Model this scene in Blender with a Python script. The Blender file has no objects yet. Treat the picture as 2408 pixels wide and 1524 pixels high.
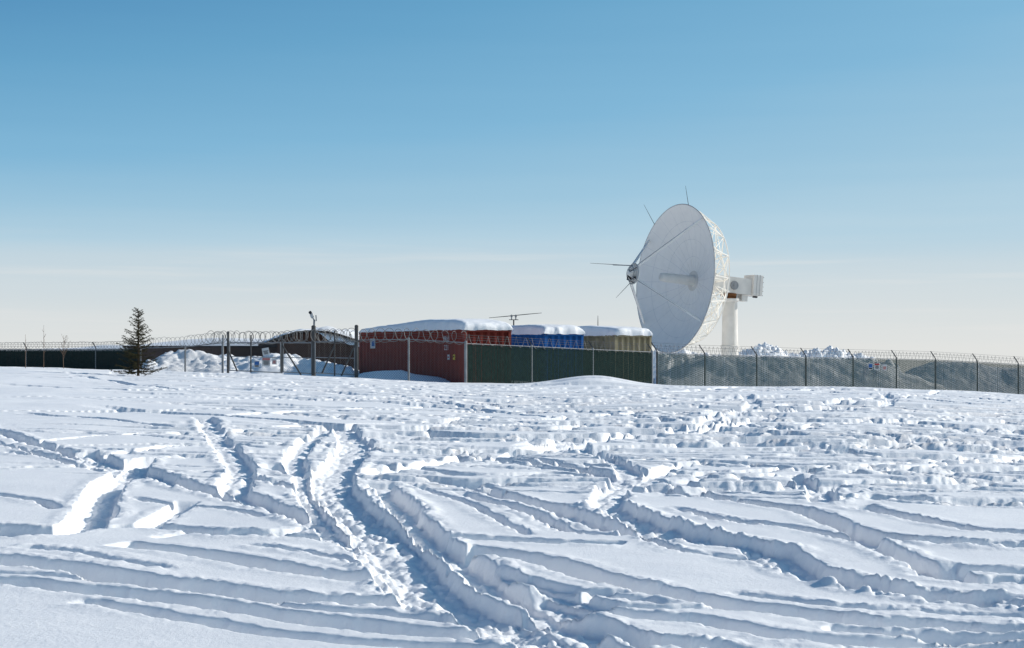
import bpy, math, random
import numpy as np
from mathutils import Vector, Matrix
random.seed(7); rng = np.random.default_rng(5)
F = 3344.0; HZ = 815.0; CX = 1204.0; CH = 1.7
scene = bpy.context.scene
col = scene.collection

# ---------------------------------------------------------------- terrain
_px = np.array([-900,-300,0,150,300,500,838,1095,1300,1700,2000,2200,2408,2700,3300],float)
_yc = np.array([852,858,862,866,872,878,888,899,903,907,909,916,927,940,955],float)
_tp = np.linspace(-900,3300,421); _ty = np.interp(_tp,_px,_yc)
_k = np.exp(-np.linspace(-2,2,15)**2); _k/=_k.sum()
_ty = np.convolve(np.pad(_ty,7,mode='edge'),_k,mode='valid')
def terr(x, y):
    x = np.asarray(x,float); y = np.asarray(y,float)
    px = CX + F*x/np.maximum(y,1.0)
    yc = np.interp(px,_tp,_ty)
    zc = CH+(HZ-yc)*60/F
    z1 = zc*(np.clip(y,7,60)-8)/52
    d2 = np.clip(y,60,130)
    z2 = CH+(HZ-yc-4*np.clip((y-60)/6,0,1))*d2/F
    z = np.where(y<60,z1,z2) - 0.02*np.maximum(y-130,0)
    z = z + 0.36*np.exp(-((x-3.2)/2.1)**2-((y-58)/3.0)**2)
    return z
def T1(x,y): return float(terr(x,y))
def P(px,py,d): return Vector(((px-CX)/F*d, d, CH+(HZ-py)/F*d))
def X(px,d): return (px-CX)/F*d
def GP(px,py):
    yc=float(np.interp(px,_tp,_ty)); zc=CH+(HZ-yc)*60/F
    d=(CH+8*zc/52)/((py-HZ)/F+zc/52); d=min(d,60)
    return ((px-CX)/F*d, d)

# ---------------------------------------------------------------- materials
def new_mat(name):
    m=bpy.data.materials.new(name); m.use_nodes=True
    return m, m.node_tree, m.node_tree.nodes['Principled BSDF']
def mat(name, c, rough=0.75, metal=0.0, var=0.15, scale=4.0, bump=0.0, c2=None, spec=.15):
    m,nt,b=new_mat(name)
    tc=nt.nodes.new('ShaderNodeTexCoord'); n=nt.nodes.new('ShaderNodeTexNoise')
    n.inputs['Scale'].default_value=scale; n.inputs['Detail'].default_value=6
    nt.links.new(tc.outputs['Object'],n.inputs['Vector'])
    r=nt.nodes.new('ShaderNodeValToRGB'); r.color_ramp.elements[0].position=.3; r.color_ramp.elements[1].position=.7
    a=[max(0,v*(1-var)) for v in c]; d=[min(1,v*(1+var)) for v in c] if c2 is None else c2
    r.color_ramp.elements[0].color=(*a,1); r.color_ramp.elements[1].color=(*d,1)
    nt.links.new(n.outputs['Fac'],r.inputs['Fac']); nt.links.new(r.outputs['Color'],b.inputs['Base Color'])
    b.inputs['Roughness'].default_value=rough; b.inputs['Metallic'].default_value=metal
    b.inputs['Specular IOR Level'].default_value=spec
    if bump:
        bp=nt.nodes.new('ShaderNodeBump'); bp.inputs['Strength'].default_value=bump; bp.inputs['Distance'].default_value=.02
        nt.links.new(n.outputs['Fac'],bp.inputs['Height']); nt.links.new(bp.outputs['Normal'],b.inputs['Normal'])
    return m
def snow_mat(name, fine=1.0):
    m,nt,b=new_mat(name)
    tc=nt.nodes.new('ShaderNodeTexCoord')
    n=nt.nodes.new('ShaderNodeTexNoise'); n.inputs['Scale'].default_value=1.3; n.inputs['Detail'].default_value=5
    n2=nt.nodes.new('ShaderNodeTexNoise'); n2.inputs['Scale'].default_value=26; n2.inputs['Detail'].default_value=9; n2.inputs['Roughness'].default_value=.7
    nt.links.new(tc.outputs['Object'],n.inputs['Vector']); nt.links.new(tc.outputs['Object'],n2.inputs['Vector'])
    r=nt.nodes.new('ShaderNodeValToRGB'); r.color_ramp.elements[0].position=.3; r.color_ramp.elements[1].position=.7
    r.color_ramp.elements[0].color=(.88,.885,.895,1); r.color_ramp.elements[1].color=(.94,.94,.94,1)
    nt.links.new(n.outputs['Fac'],r.inputs['Fac']); nt.links.new(r.outputs['Color'],b.inputs['Base Color'])
    b.inputs['Roughness'].default_value=.6; b.inputs['Specular IOR Level'].default_value=.2
    bp=nt.nodes.new('ShaderNodeBump'); bp.inputs['Strength'].default_value=.40*fine; bp.inputs['Distance'].default_value=.02
    nt.links.new(n2.outputs['Fac'],bp.inputs['Height']); nt.links.new(bp.outputs['Normal'],b.inputs['Normal'])
    return m
M={}
M['snow']=snow_mat('snow'); M['snow_roof']=snow_mat('roof_snow',1.0)
M['galv']=mat('galvanised_steel',(.26,.27,.28),.6,.1)
M['post_dark']=mat('weathered_dark_steel',(.085,.085,.085),.7,.1)
M['wire']=mat('wire',(.14,.14,.14),.7)
M['wire_green']=mat('coated_wire',(.045,.055,.050),.9,spec=.05)
M['wire_grey']=mat('grey_coated_wire',(.17,.19,.18),.9,spec=.05)
M['razor']=mat('razor_wire',(.24,.235,.225),.6,.1)
M['green_dark']=mat('dark_green_slats',(.015,.034,.030),.9,0,.3,9,spec=.04)
M['green_grey']=mat('grey_green_slats',(.036,.062,.053),.9,0,.3,9,spec=.04)
M['red']=mat('red_container_paint',(.31,.052,.034),.7,0,.2,1.6,c2=(.22,.040,.029))
M['blue']=mat('blue_container_paint',(.010,.095,.30),.7,0,.2,1.6)
M['tan']=mat('tan_container_paint',(.30,.26,.165),.7,0,.2,1.6)
M['white']=mat('white_dish_paint',(.90,.875,.83),.7,0,.03,2)
M['truss']=mat('white_truss_paint',(.80,.775,.72),.7,0,.05,2)
M['seam']=mat('panel_seam',(.66,.66,.66),.7)
M['cream']=mat('cream_steel_paint',(.68,.655,.61),.7,0,.08,1.5)
M['cone']=mat('feed_cone_paint',(.80,.77,.71),.7,0,.05,2)
M['grey']=mat('grey_painted_steel',(.48,.48,.47),.7,0,.1,3)
M['rust']=mat('rusty_steel',(.16,.07,.03),.8,0,.4,6)
M['dark']=mat('dark_metal',(.05,.05,.055),.6)
M['brown']=mat('brown_cladding',(.070,.040,.030),.8,0,.25,3)
M['darkbrown']=mat('dark_brown_trim',(.035,.025,.022),.8)
M['bark']=mat('bark',(.07,.05,.035),.9,0,.3,14)
M['needle']=mat('spruce_needles',(.034,.041,.017),.85,0,.4,5,c2=(.070,.065,.027))
M['twig']=mat('bare_twig',(.16,.11,.08),.9)
M['signwhite']=mat('sign_white',(.58,.58,.57),.7,0,.03)
M['signred']=mat('sign_red',(.45,.06,.05),.7)
M['signblue']=mat('sign_blue',(.05,.14,.36),.7)
M['signyel']=mat('sign_yellow',(.70,.52,.06),.7)
M['ink']=mat('sign_ink',(.03,.03,.03),.7)

# ---------------------------------------------------------------- object helpers
ORG={}
class MB:
    def __init__(s): s.v=[]; s.f=[]; s.m=[]
    def face(s,pts,mi=0):
        n=len(s.v); s.v+= [tuple(p) for p in pts]; s.f.append(tuple(range(n,n+len(pts)))); s.m.append(mi)
    def box(s,c,ax,ay,az,mi=0):      # half-axis vectors
        c=Vector(c);ax=Vector(ax);ay=Vector(ay);az=Vector(az); n=len(s.v)
        for k in (-1,1):
            for j in (-1,1):
                for i in (-1,1): s.v.append(tuple(c+ax*i+ay*j+az*k))
        for q in ((0,2,3,1),(4,5,7,6),(0,1,5,4),(2,6,7,3),(0,4,6,2),(1,3,7,5)):
            s.f.append(tuple(n+i for i in q)); s.m.append(mi)
    def tube(s,pts,r,n=6,mi=0,cap=True):
        pts=[Vector(p) for p in pts]; rs=r if isinstance(r,(list,tuple)) else [r]*len(pts)
        rings=[]; up=None
        for i,p in enumerate(pts):
            d=(pts[min(i+1,len(pts)-1)]-pts[max(i-1,0)])
            if d.length<1e-9: d=Vector((0,0,1))
            d.normalize()
            if up is None:
                up=Vector((0,0,1)) if abs(d.z)<.9 else Vector((1,0,0))
            a=d.cross(up)
            if a.length<1e-4: a=d.cross(Vector((1,0.3,0)))
            a.normalize(); b=a.cross(d); up=b
            st=len(s.v)
            for k in range(n):
                t=2*math.pi*k/n; s.v.append(tuple(p+(a*math.cos(t)+b*math.sin(t))*rs[i]))
            rings.append(st)
        for i in range(len(rings)-1):
            for k in range(n):
                k2=(k+1)%n; s.f.append((rings[i]+k,rings[i]+k2,rings[i+1]+k2,rings[i+1]+k)); s.m.append(mi)
        if cap and n>2:
            s.f.append(tuple(rings[0]+k for k in range(n))[::-1]); s.m.append(mi)
            s.f.append(tuple(rings[-1]+k for k in range(n))); s.m.append(mi)
    def build(s,name,mats,parent=None,smooth=False):
        org=ORG.get(parent.name,Vector((0,0,0))) if parent else Vector((0,0,0))
        me=bpy.data.meshes.new(name)
        me.from_pydata([(v[0]-org.x,v[1]-org.y,v[2]-org.z) for v in s.v],[],s.f)
        ms=mats if isinstance(mats,(list,tuple)) else [mats]
        for m in ms: me.materials.append(m)
        if len(ms)>1: me.polygons.foreach_set('material_index',s.m)
        if smooth: me.polygons.foreach_set('use_smooth',[True]*len(s.f))
        me.update()
        o=bpy.data.objects.new(name,me); col.objects.link(o)
        if parent: o.parent=parent; ORG[o.name]=org
        return o
def root(name,loc,label,cat,group=None):
    o=bpy.data.objects.new(name,None); col.objects.link(o); o.location=loc; o.empty_display_size=.3
    ORG[o.name]=Vector(loc); o['label']=label; o['category']=cat
    if group: o['group']=group
    return o
def tag(o,label,cat,group=None):
    o['label']=label; o['category']=cat
    if group: o['group']=group
    return o

# ---------------------------------------------------------------- numpy noise
def _h(ix,iy,seed):
    ix=ix.astype(np.int64).astype(np.uint32); iy=iy.astype(np.int64).astype(np.uint32)
    h=ix*np.uint32(374761393)+iy*np.uint32(668265263)+np.uint32((seed*1446657+977)&0xffffffff)
    h=(h^(h>>np.uint32(13)))*np.uint32(1274126177); h=h^(h>>np.uint32(16))
    return (h&np.uint32(0xffff)).astype(np.float32)/65535.0
def vn(x,y,seed):
    x0=np.floor(x); y0=np.floor(y); fx=x-x0; fy=y-y0
    fx=fx*fx*fx*(fx*(fx*6-15)+10); fy=fy*fy*fy*(fy*(fy*6-15)+10)
    a=_h(x0,y0,seed);b=_h(x0+1,y0,seed);c=_h(x0,y0+1,seed);d=_h(x0+1,y0+1,seed)
    return ((a+(b-a)*fx)*(1-fy)+(c+(d-c)*fx)*fy)*2-1
def fbm(x,y,seed,o=4,g=.5):
    t=0;a=1;s=0
    for i in range(o):
        t=t+a*vn(x*2**i+13.7*i,y*2**i+7.1*i,seed+i*17); s+=a; a*=g
    return t/s
def lumps(x,y,seed,size=.5):         # rounded blocks: 0..1
    x0=np.floor(x); y0=np.floor(y); best=np.zeros_like(x)
    for i in (-1,0,1):
        for j in (-1,0,1):
            cx=x0+i; cy=y0+j
            ox=_h(cx,cy,seed); oy=_h(cx,cy,seed+5); r=.25+size*_h(cx,cy,seed+9)
            hh=.3+.7*_h(cx,cy,seed+11)
            d2=((x-cx-ox)**2+(y-cy-oy)**2)/(r*r)
            best=np.maximum(best,hh*np.sqrt(np.clip(1-d2,0,1)))
    return best

# ---------------------------------------------------------------- snow field
NC=1400
NR=1150
ts=np.linspace(1/math.sqrt(5.5),1/math.sqrt(66.0),NR)
Yr=1/ts**2
Yr=np.concatenate([np.array([1.0,2.0,3.0,4.0,4.8]),Yr,np.linspace(66.5,130,90),130*np.exp(np.linspace(.03,3.1,50))])
U=np.linspace(-.46,.46,NC)
YY=np.repeat(Yr[:,None],NC,1); XX=U[None,:]*(YY+6)
Z=terr(XX,YY)
nr=int(np.searchsorted(Yr,72))
x=XX[:nr]; y=YY[:nr]
wx=x+.10*fbm(x*.5,y*.5,3,2)+.035*fbm(x*2.3,y*2.3,4,3)+.018*fbm(x*9,y*9,6,2)
wy=y+.10*fbm(x*.5,y*.5,23,2)+.035*fbm(x*2.3,y*2.3,24,3)+.018*fbm(x*9,y*9,26,2)
TD=np.zeros_like(x); BM=np.zeros_like(x); GV=np.zeros_like(x); RG=np.zeros_like(x)
def sst(a): a=np.clip(a,0,1); return a*a*(3-2*a)
def spline(pts,step=.9):
    pts=[np.array(p,float) for p in pts]
    pts=[2*pts[0]-pts[1]]+pts+[2*pts[-1]-pts[-2]]; out=[]
    for i in range(1,len(pts)-2):
        a,b,c,d=pts[i-1:i+3]; n=max(2,int(np.linalg.norm(c-b)/step))
        for k in range(n):
            t=k/n; out.append(.5*((2*b)+(c-a)*t+(2*a-5*b+4*c-d)*t*t+(-a+3*b-3*c+d)*t**3))
    out.append(pts[-2]); return np.array(out)
def track(pts,w,dep,berm=.5,fade=.12,rg=.4):
    sp=spline(pts); n=len(sp)-1; m=w/2+.36
    for i in range(n):
        a=sp[i]; b=sp[i+1]
        r0=np.searchsorted(Yr[:nr],min(a[1],b[1])-m-.2); r1=np.searchsorted(Yr[:nr],max(a[1],b[1])+m+.2)
        if r1<=r0: continue
        ya=Yr[r0]; yb=Yr[min(r1,nr-1)]
        us=[(q+s*(m+.2))/(yy+6) for q in (a[0],b[0]) for s in (-1,1) for yy in (ya,yb)]
        c0=np.searchsorted(U,min(us)); c1=np.searchsorted(U,max(us))
        if c1<=c0: continue
        sl=(slice(r0,r1),slice(c0,c1))
        ex,ey=b-a; L2=ex*ex+ey*ey+1e-9
        tt=np.clip(((wx[sl]-a[0])*ex+(wy[sl]-a[1])*ey)/L2,0,1)
        d=np.hypot(wx[sl]-a[0]-ex*tt,wy[sl]-a[1]-ey*tt)
        g=(i+tt)/n; fd=sst(np.minimum(g,1-g)/fade) if fade>0 else 1
        core=sst((w/2-d)/.06+.1)
        TD[sl]=np.maximum(TD[sl],dep*fd*core)
        RG[sl]=np.maximum(RG[sl],rg*fd*sst((w/2+.10-d)/.12))
        BM[sl]=np.maximum(BM[sl],berm*fd*np.exp(-((d-w/2-.07)/.08)**2))
        GV[sl]=np.maximum(GV[sl],fd*np.exp(-((d-w*.22)/.04)**2))
# pixel polyline, width, depth, berm, fade, rubble
fg=[
 ([(800,1000),(835,1045),(800,1095),(800,1150),(850,1212),(905,1270),(965,1330),(1050,1400),(1180,1470),(1330,1545)],.56,.12,.9,0,.85),
 ([(905,1130),(955,1200),(1005,1262),(1060,1300),(1180,1370),(1290,1430),(1400,1480),(1560,1540)],.33,.13,.8,.05,.7),
 ([(715,1110),(740,1180),(790,1250),(880,1330),(960,1400),(1040,1440)],.24,.09,.6,.1,.5),
 ([(330,1080),(270,1130),(225,1190),(200,1245),(80,1262),(-80,1250)],.42,.14,.5,.03,.3),
 ([(-80,1235),(130,1252),(350,1240),(520,1262),(700,1268),(860,1285)],.28,.11,.5,.05,.3),
 ([(450,1180),(390,1215),(345,1250)],.28,.09,.5,.1,.3),
 ([(-80,1312),(150,1335),(400,1375),(650,1405),(850,1418),(1000,1432)],.36,.15,.4,.04,.25),
 ([(270,1283),(420,1300),(600,1330),(760,1352),(900,1368)],.32,.15,.3,.05,.15),
 ([(-80,1365),(200,1385),(450,1420),(700,1455),(950,1490),(1250,1525),(1500,1560)],.30,.10,.3,.03,.2),
 ([(-80,1345),(200,1362),(450,1392),(700,1430),(1000,1462),(1180,1500)],.14,.05,.3,.03,.1),
 ([(170,1415),(400,1452),(650,1490),(900,1520),(1200,1550)],.18,.07,.3,.05,.1),
 ([(1010,1262),(1150,1268),(1300,1278),(1470,1283)],.26,.12,.4,.05,.3),
 ([(1070,1290),(1250,1318),(1450,1368),(1650,1412),(1860,1442),(2100,1470),(2480,1480)],.34,.15,.5,.02,.3),
 ([(1130,1330),(1300,1380),(1450,1425),(1650,1432),(1870,1448)],.18,.07,.3,.05,.2),
 ([(1250,1385),(1420,1440),(1640,1462),(1850,1500),(2100,1515),(2480,1520)],.30,.11,.5,.03,.4),
 ([(1410,1180),(1500,1225),(1650,1265),(1800,1290),(1880,1335),(2050,1380),(2250,1405),(2480,1425)],.52,.12,.9,.02,.9),
 ([(1560,1152),(1750,1182),(1890,1202),(1980,1238),(2150,1275),(2480,1292)],.34,.13,.6,.03,.4),
 ([(1055,1125),(1180,1160),(1300,1200),(1430,1240),(1600,1272),(1700,1285)],.38,.12,.8,.04,.5),
 ([(830,1050),(1000,1066),(1200,1082),(1400,1106),(1500,1140),(1640,1160)],.36,.12,.6,.03,.4),
 ([(1330,1030),(1420,1070),(1480,1110),(1430,1160),(1410,1200)],.38,.10,.8,.03,.6),
 ([(1860,1110),(1920,1150),(1930,1180),(2050,1172),(2250,1185),(2480,1192)],.36,.12,.7,.03,.5),
 ([(2000,1190),(2150,1220),(2300,1250),(2480,1262)],.34,.12,.6,.03,.4),
 ([(1980,1230),(2080,1290),(2200,1330),(2480,1345)],.3,.12,.6,.03,.4),
 ([(2200,1320),(2230,1350),(2330,1365),(2480,1362)],.46,.13,.6,.1,.3),
 ([(550,1150),(640,1190),(740,1230),(800,1270)],.34,.11,.6,.03,.4),
 ([(200,1060),(300,1100),(420,1140),(540,1165)],.38,.11,.8,.03,.6),
 ([(-80,1000),(60,1030),(200,1080),(330,1130)],.34,.10,.8,.03,.6),
 ([(470,980),(530,1050),(560,1110),(560,1165)],.42,.09,.9,.03,.7),
 ([(760,1005),(720,1045),(690,1080),(700,1120)],.36,.09,.9,.03,.7),
 ([(620,1095),(700,1115),(850,1122),(1000,1130),(1250,1128),(1480,1132)],.36,.11,.7,.03,.5),
 ([(-80,1105),(80,1100),(200,1098),(350,1080),(520,1075)],.3,.12,.6,.03,.5),
 ([(1750,925),(1770,950),(1700,975),(1640,1000)],.42,.10,.8,.05,.5),
 ([(1900,1040),(2000,1065),(2200,1075),(2480,1072)],.42,.12,.8,.03,.5),
 ([(700,1000),(900,1005),(1200,1012),(1500,1000),(1900,1020)],.42,.12,.8,.05,.6),
 ([(1500,1140),(1560,1100),(1700,1085),(1900,1100),(2200,1120),(2480,1122)],.36,.12,.6,.05,.5),
 ([(350,1270),(500,1255),(640,1262),(740,1250)],.16,.07,.4,.1,.3),
 ([(400,1130),(480,1150),(560,1180),(700,1215),(760,1250)],.22,.08,.6,.1,.6),
 ([(870,1090),(1000,1105),(1150,1118),(1300,1112),(1480,1125)],.2,.07,.5,.1,.5),
 ([(1080,1150),(1150,1180),(1260,1215),(1340,1250),(1480,1262)],.2,.07,.5,.1,.5),
 ([(1560,1190),(1700,1225),(1850,1240),(1960,1262),(2100,1300)],.2,.08,.5,.1,.5),
 ([(1650,1300),(1800,1330),(1980,1365),(2200,1395),(2480,1408)],.2,.08,.5,.1,.4),
 ([(1200,1440),(1350,1490),(1500,1520),(1800,1540)],.28,.10,.7,.1,.7),
 ([(1950,1480),(2100,1492),(2250,1500),(2480,1500)],.2,.08,.5,.1,.4),
 ([(-80,1160),(60,1175),(140,1200)],.2,.06,.3,.2,.2),
 ([(880,1290),(950,1350),(1030,1370),(1150,1440),(1230,1500)],.26,.09,.7,.1,.8),
 ([(560,1110),(620,1130),(720,1150),(830,1180)],.2,.07,.7,.1,.8),
 ([(0,1060),(150,1075),(320,1060),(480,1045),(640,1052)],.26,.09,.7,.1,.7),
 ([(300,1170),(420,1190),(540,1200),(640,1222)],.16,.06,.4,.1,.4),
 ([(1100,1345),(1180,1400),(1300,1420),(1420,1400),(1600,1425)],.16,.06,.5,.1,.5),
 ([(1480,1255),(1600,1300),(1750,1310),(1900,1345)],.14,.06,.5,.1,.5),
 ([(940,1120),(1080,1175),(1180,1230),(1250,1262)],.14,.05,.4,.15,.3),
 ([(1000,1330),(1120,1350),(1260,1362),(1380,1392),(1520,1396)],.14,.05,.4,.15,.3),
 ([(1700,1395),(1850,1410),(2000,1432),(2250,1440),(2480,1452)],.14,.05,.4,.1,.3),
 ([(0,1290),(150,1300),(280,1322),(420,1345)],.12,.04,.3,.2,.2),
 ([(560,1285),(680,1300),(800,1318),(880,1340)],.12,.05,.4,.15,.4),
]
for pts,w,dep,b,fade,rg in fg:
    track([GP(*p) for p in pts],w,dep*1.0,b,fade if fade else .001,rg)
for i in range(250):
    yy=random.uniform(3.95,7.7)**2; xx=random.uniform(-.40,.40)*(yy)
    L=random.uniform(8,32); hd=random.gauss(0,.26) if random.random()<.80 else random.uniform(.4,1.3)*random.choice((-1,1))
    if abs(hd)>.5: L*=.5
    pts=[(xx,yy)]; k=random.gauss(0,.018)
    for s in range(int(L/3)+1):
        hd+=k+random.gauss(0,.03); xx+=3*math.cos(hd); yy+=3*math.sin(hd); pts.append((xx,yy))
    pts=[p for p in pts if 15<p[1]<61]
    if len(pts)<3: continue
    near_=yy<24
    w_=random.uniform(.12,.30) if near_ else random.uniform(.18,.55); rg_=random.choice((.08,.15,.3,.6)); dp=random.uniform(.04,.09) if near_ else random.uniform(.07,.17)
    track(pts,w_,dp,random.uniform(.2,.7),.15,rg_)
    if random.random()<.3: track([(p[0],p[1]+random.uniform(.45,.8)) for p in pts],w_*.8,dp*.8,.5,.15,rg_)
far=sst((y-13)/22)
patch=sst(fbm(x*.13,y*.09,61,3)*2.2-.25)*sst((y-15)/6)*(1-sst((y-57)/5))
edge=fbm(x*1.3,y*1.3,71,3)
inside=sst(TD/.10)
rough=np.clip(RG*(.65+.6*fbm(x*.7,y*.7,81,2))+BM*(.20+.45*edge)*(1-.3*far)+patch*.32*sst(edge*1.5+.3),0,1.0)
h=-TD
h+= .045*fbm(x*.22,y*.30,31,3)+.006*fbm(x*.9,y*1.4,33,3)*(1+far)
h+= BM*.026*np.clip(.6+edge,0,2)
h-= .018*GV*inside
fine=1-sst((y-14)/14); med=1-.5*sst((y-24)/20)
h+= rough*((.030*lumps(x*2.6,y*2.6,41,.42)+.046*lumps(x*5.6,y*5.6,43,.42)*med+.030*lumps(x*12,y*12,47,.42)*fine)*(1-.25*far)+.030*fbm(x*3.6,y*3.6,45,5,.5)*(1-.3*far)-.022)
h+= .0018*fbm(x*6,y*9,51,3)
h+= far*.065*fbm(x*.30,y*.50,53,3)
Z[:nr]+=h*(1-.85*sst((y-60)/4))
nR=len(Yr)
co=np.stack([XX,YY,Z],-1).reshape(-1,3).astype(np.float32)
me=bpy.data.meshes.new('snow_ground')
idx=np.arange(nR*NC,dtype=np.int32).reshape(nR,NC)
q=np.stack([idx[:-1,:-1],idx[:-1,1:],idx[1:,1:],idx[1:,:-1]],-1).reshape(-1,4)
me.vertices.add(len(co)); me.vertices.foreach_set('co',co.ravel())
me.loops.add(q.size); me.loops.foreach_set('vertex_index',q.ravel())
me.polygons.add(len(q)); me.polygons.foreach_set('loop_start',np.arange(0,q.size,4,dtype=np.int32))
me.polygons.foreach_set('use_smooth',np.ones(len(q),dtype=bool))
me.materials.append(M['snow']); me.update(calc_edges=True)
g=bpy.data.objects.new('snow_ground',me); col.objects.link(g); g['kind']='structure'

# ---------------------------------------------------------------- snow banks
def bank(pts,d,hw,rough,label,res=.09,seed=1,chunk=0):
    xs=[X(p[0],d) for p in pts]; zs=[CH+(HZ-p[1])/F*d for p in pts]
    nx=int((xs[-1]-xs[0]+2)/res); ny=int(2*hw/res)
    gx=np.linspace(xs[0]-1,xs[-1]+1,nx); gy=np.linspace(d-hw,d+hw,ny)
    A,B=np.meshgrid(gx,gy); base=terr(A,B)
    cr=np.interp(A+.4*fbm(A*.5,B*.5,seed,2),xs,zs,left=-99,right=-99)
    cr=np.where(cr<-50,base-1,cr)
    pr=np.clip(1-np.abs((B-d)/hw+.12*fbm(A*.3,B*.3,seed+1,2)),0,1); pr=np.minimum(1,1.15*np.sin(pr*math.pi/2)**1.3)
    ends=sst((A-xs[0]+1)/1.2)*sst((xs[-1]+1-A)/1.2)
    H=(cr-base)*pr
    Zz=base-.12+(H+.12)*ends+rough*fbm(A*.8,B*.8,seed+2,4)*np.minimum(1,pr*3)
    if chunk: Zz=Zz+chunk*np.minimum(1,pr*2)*(lumps(A*1.3,B*1.3,seed+3,.55)+.5*lumps(A*3.1,B*3.1,seed+4,.5)-.75)
    Zz=np.where((pr<=0),base-.3,Zz)
    mb=MB(); mb.v=[tuple(v) for v in np.stack([A,B,Zz],-1).reshape(-1,3).tolist()]
    for j in range(ny-1):
        for i in range(nx-1):
            a=j*nx+i; mb.f.append((a,a+1,a+nx+1,a+nx)); mb.m.append(0)
    o=mb.build('snow_bank',M['snow_roof'],smooth=True); return tag(o,label,'snow pile')
bank([(345,874),(368,846),(395,830),(450,828),(500,836),(560,845),(600,843),(650,833),(690,838),(750,850),(800,860),(850,875)],75,5,.20,'long ploughed snow bank behind the open chain link gate, right of the small spruce',seed=3,chunk=.22)
bank([(842,880),(875,872),(935,870),(965,880),(1030,886),(1085,893)],67.3,1.6,.04,'low smooth snow drift lying against the side of the red container',seed=9)
bank([(1500,838),(1560,820),(1600,824),(1640,834),(1700,836),(1750,834),(1772,818),(1800,811),(1830,817),(1855,832),(1900,830),(1930,822),(1955,819),(1985,832),(2040,842),(2100,858)],108,5,.15,'jagged heap of snow blocks on the skyline right of the dish pedestal',seed=14,chunk=.50)
bank([(1545,880),(1620,852),(1680,840),(1760,838),(1900,842),(2000,847),(2060,856),(2120,880),(2200,905)],90,4.5,.20,'broad smooth snow mound seen through the mesh fence right of the dish',seed=21,chunk=.05)
bank([(2090,905),(2150,868),(2200,856),(2260,853),(2320,862),(2408,868),(2520,880)],97,4.5,.20,'rounded snow mound behind the far right end of the mesh fence',seed=28,chunk=.05)

# ---------------------------------------------------------------- containers
A_=math.radians(60.9); SD=Vector((-math.cos(A_),math.sin(A_),0)); ED=Vector((math.sin(A_),math.cos(A_),0)); UP=Vector((0,0,1))
def corr(mb,A,D,L,N,z0,z1,pitch=.28,dep=.036):
    n=int(L/pitch); p=L/n; prof=[]
    for i in range(n):
        s=i*p; prof+=[(s,0),(s+.28*p,0),(s+.5*p,-dep),(s+.78*p,-dep)]
    prof.append((L,0))
    for (s0,o0),(s1,o1) in zip(prof[:-1],prof[1:]):
        a=A+D*s0+N*o0; b=A+D*s1+N*o1
        mb.face([(a.x,a.y,z0),(b.x,b.y,z0),(b.x,b.y,z1),(a.x,a.y,z1)])
def container(px,d,rooftop,L,m,label):
    zr=CH+(HZ-rooftop)/F*d; H=2.59; zb=zr-H; K=Vector((X(px,d),d,zb)); W=2.44
    r=root('shipping_container',K,label,'shipping container')
    C=[K,K+SD*L,K+SD*L+ED*W,K+ED*W]
    ins=.03
    mb=MB(); corr(mb,K+SD*.1+ED*ins,SD,L-.2,-ED,zb+.12,zr-.09,.42,.08); mb.build('side_wall',m,r)
    mb=MB(); corr(mb,K+ED*.1+SD*ins,ED,W-.2,-SD,zb+.12,zr-.09,.34,.13); mb.build('end_wall',m,r)
    mb=MB(); corr(mb,C[3]+SD*.1-ED*ins,SD,L-.2,ED,zb+.12,zr-.09,.42,.06); mb.build('side_wall',m,r)
    mb=MB(); corr(mb,C[1]+ED*.1-SD*ins,ED,W-.2,SD,zb+.12,zr-.09,.34,.08); mb.build('end_wall',m,r)
    mb=MB(); mb.box((C[0]+C[2])/2+UP*(H-.05),SD*(L/2-.12),ED*(W/2-.12),UP*.02); mb.build('roof',m,r)
    for i,(c,sx,sy) in enumerate(((C[0],1,1),(C[1],-1,1),(C[2],-1,-1),(C[3],1,-1))):
        cc=c+SD*(.07*sx)+ED*(.07*sy)
        mb=MB(); mb.box(cc+UP*H/2,SD*.07,ED*.07,UP*(H/2-.12)); post=mb.build('corner_post',m,r)
        for zz in (.06,H-.06):
            mb=MB(); cz=cc+UP*zz; mb.box(cz,SD*.088,ED*.08,UP*.06)
            q=cz-ED*(.081*sy); mb.box(q,SD*.03,ED*.003,UP*.035,1)
            q=cz-SD*(.089*sx); mb.box(q,SD*.003,ED*.03,UP*.035,1)
            mb.build('corner_casting',[m,M['dark']],post)
    for zz,nm in ((.07,'bottom_rail'),(H-.06,'top_rail')):
        for a,b,ax,ln,ay in ((C[0],C[1],SD,L,ED),(C[3],C[2],SD,L,-ED),(C[0],C[3],ED,W,SD),(C[1],C[2],ED,W,-SD)):
            mb=MB(); mb.box((a+b)/2+ay*.03+UP*zz,ax*(ln/2-.15),ay*.035,UP*.055); mb.build(nm,m,r)
    return r,K,zr,zb
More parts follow.
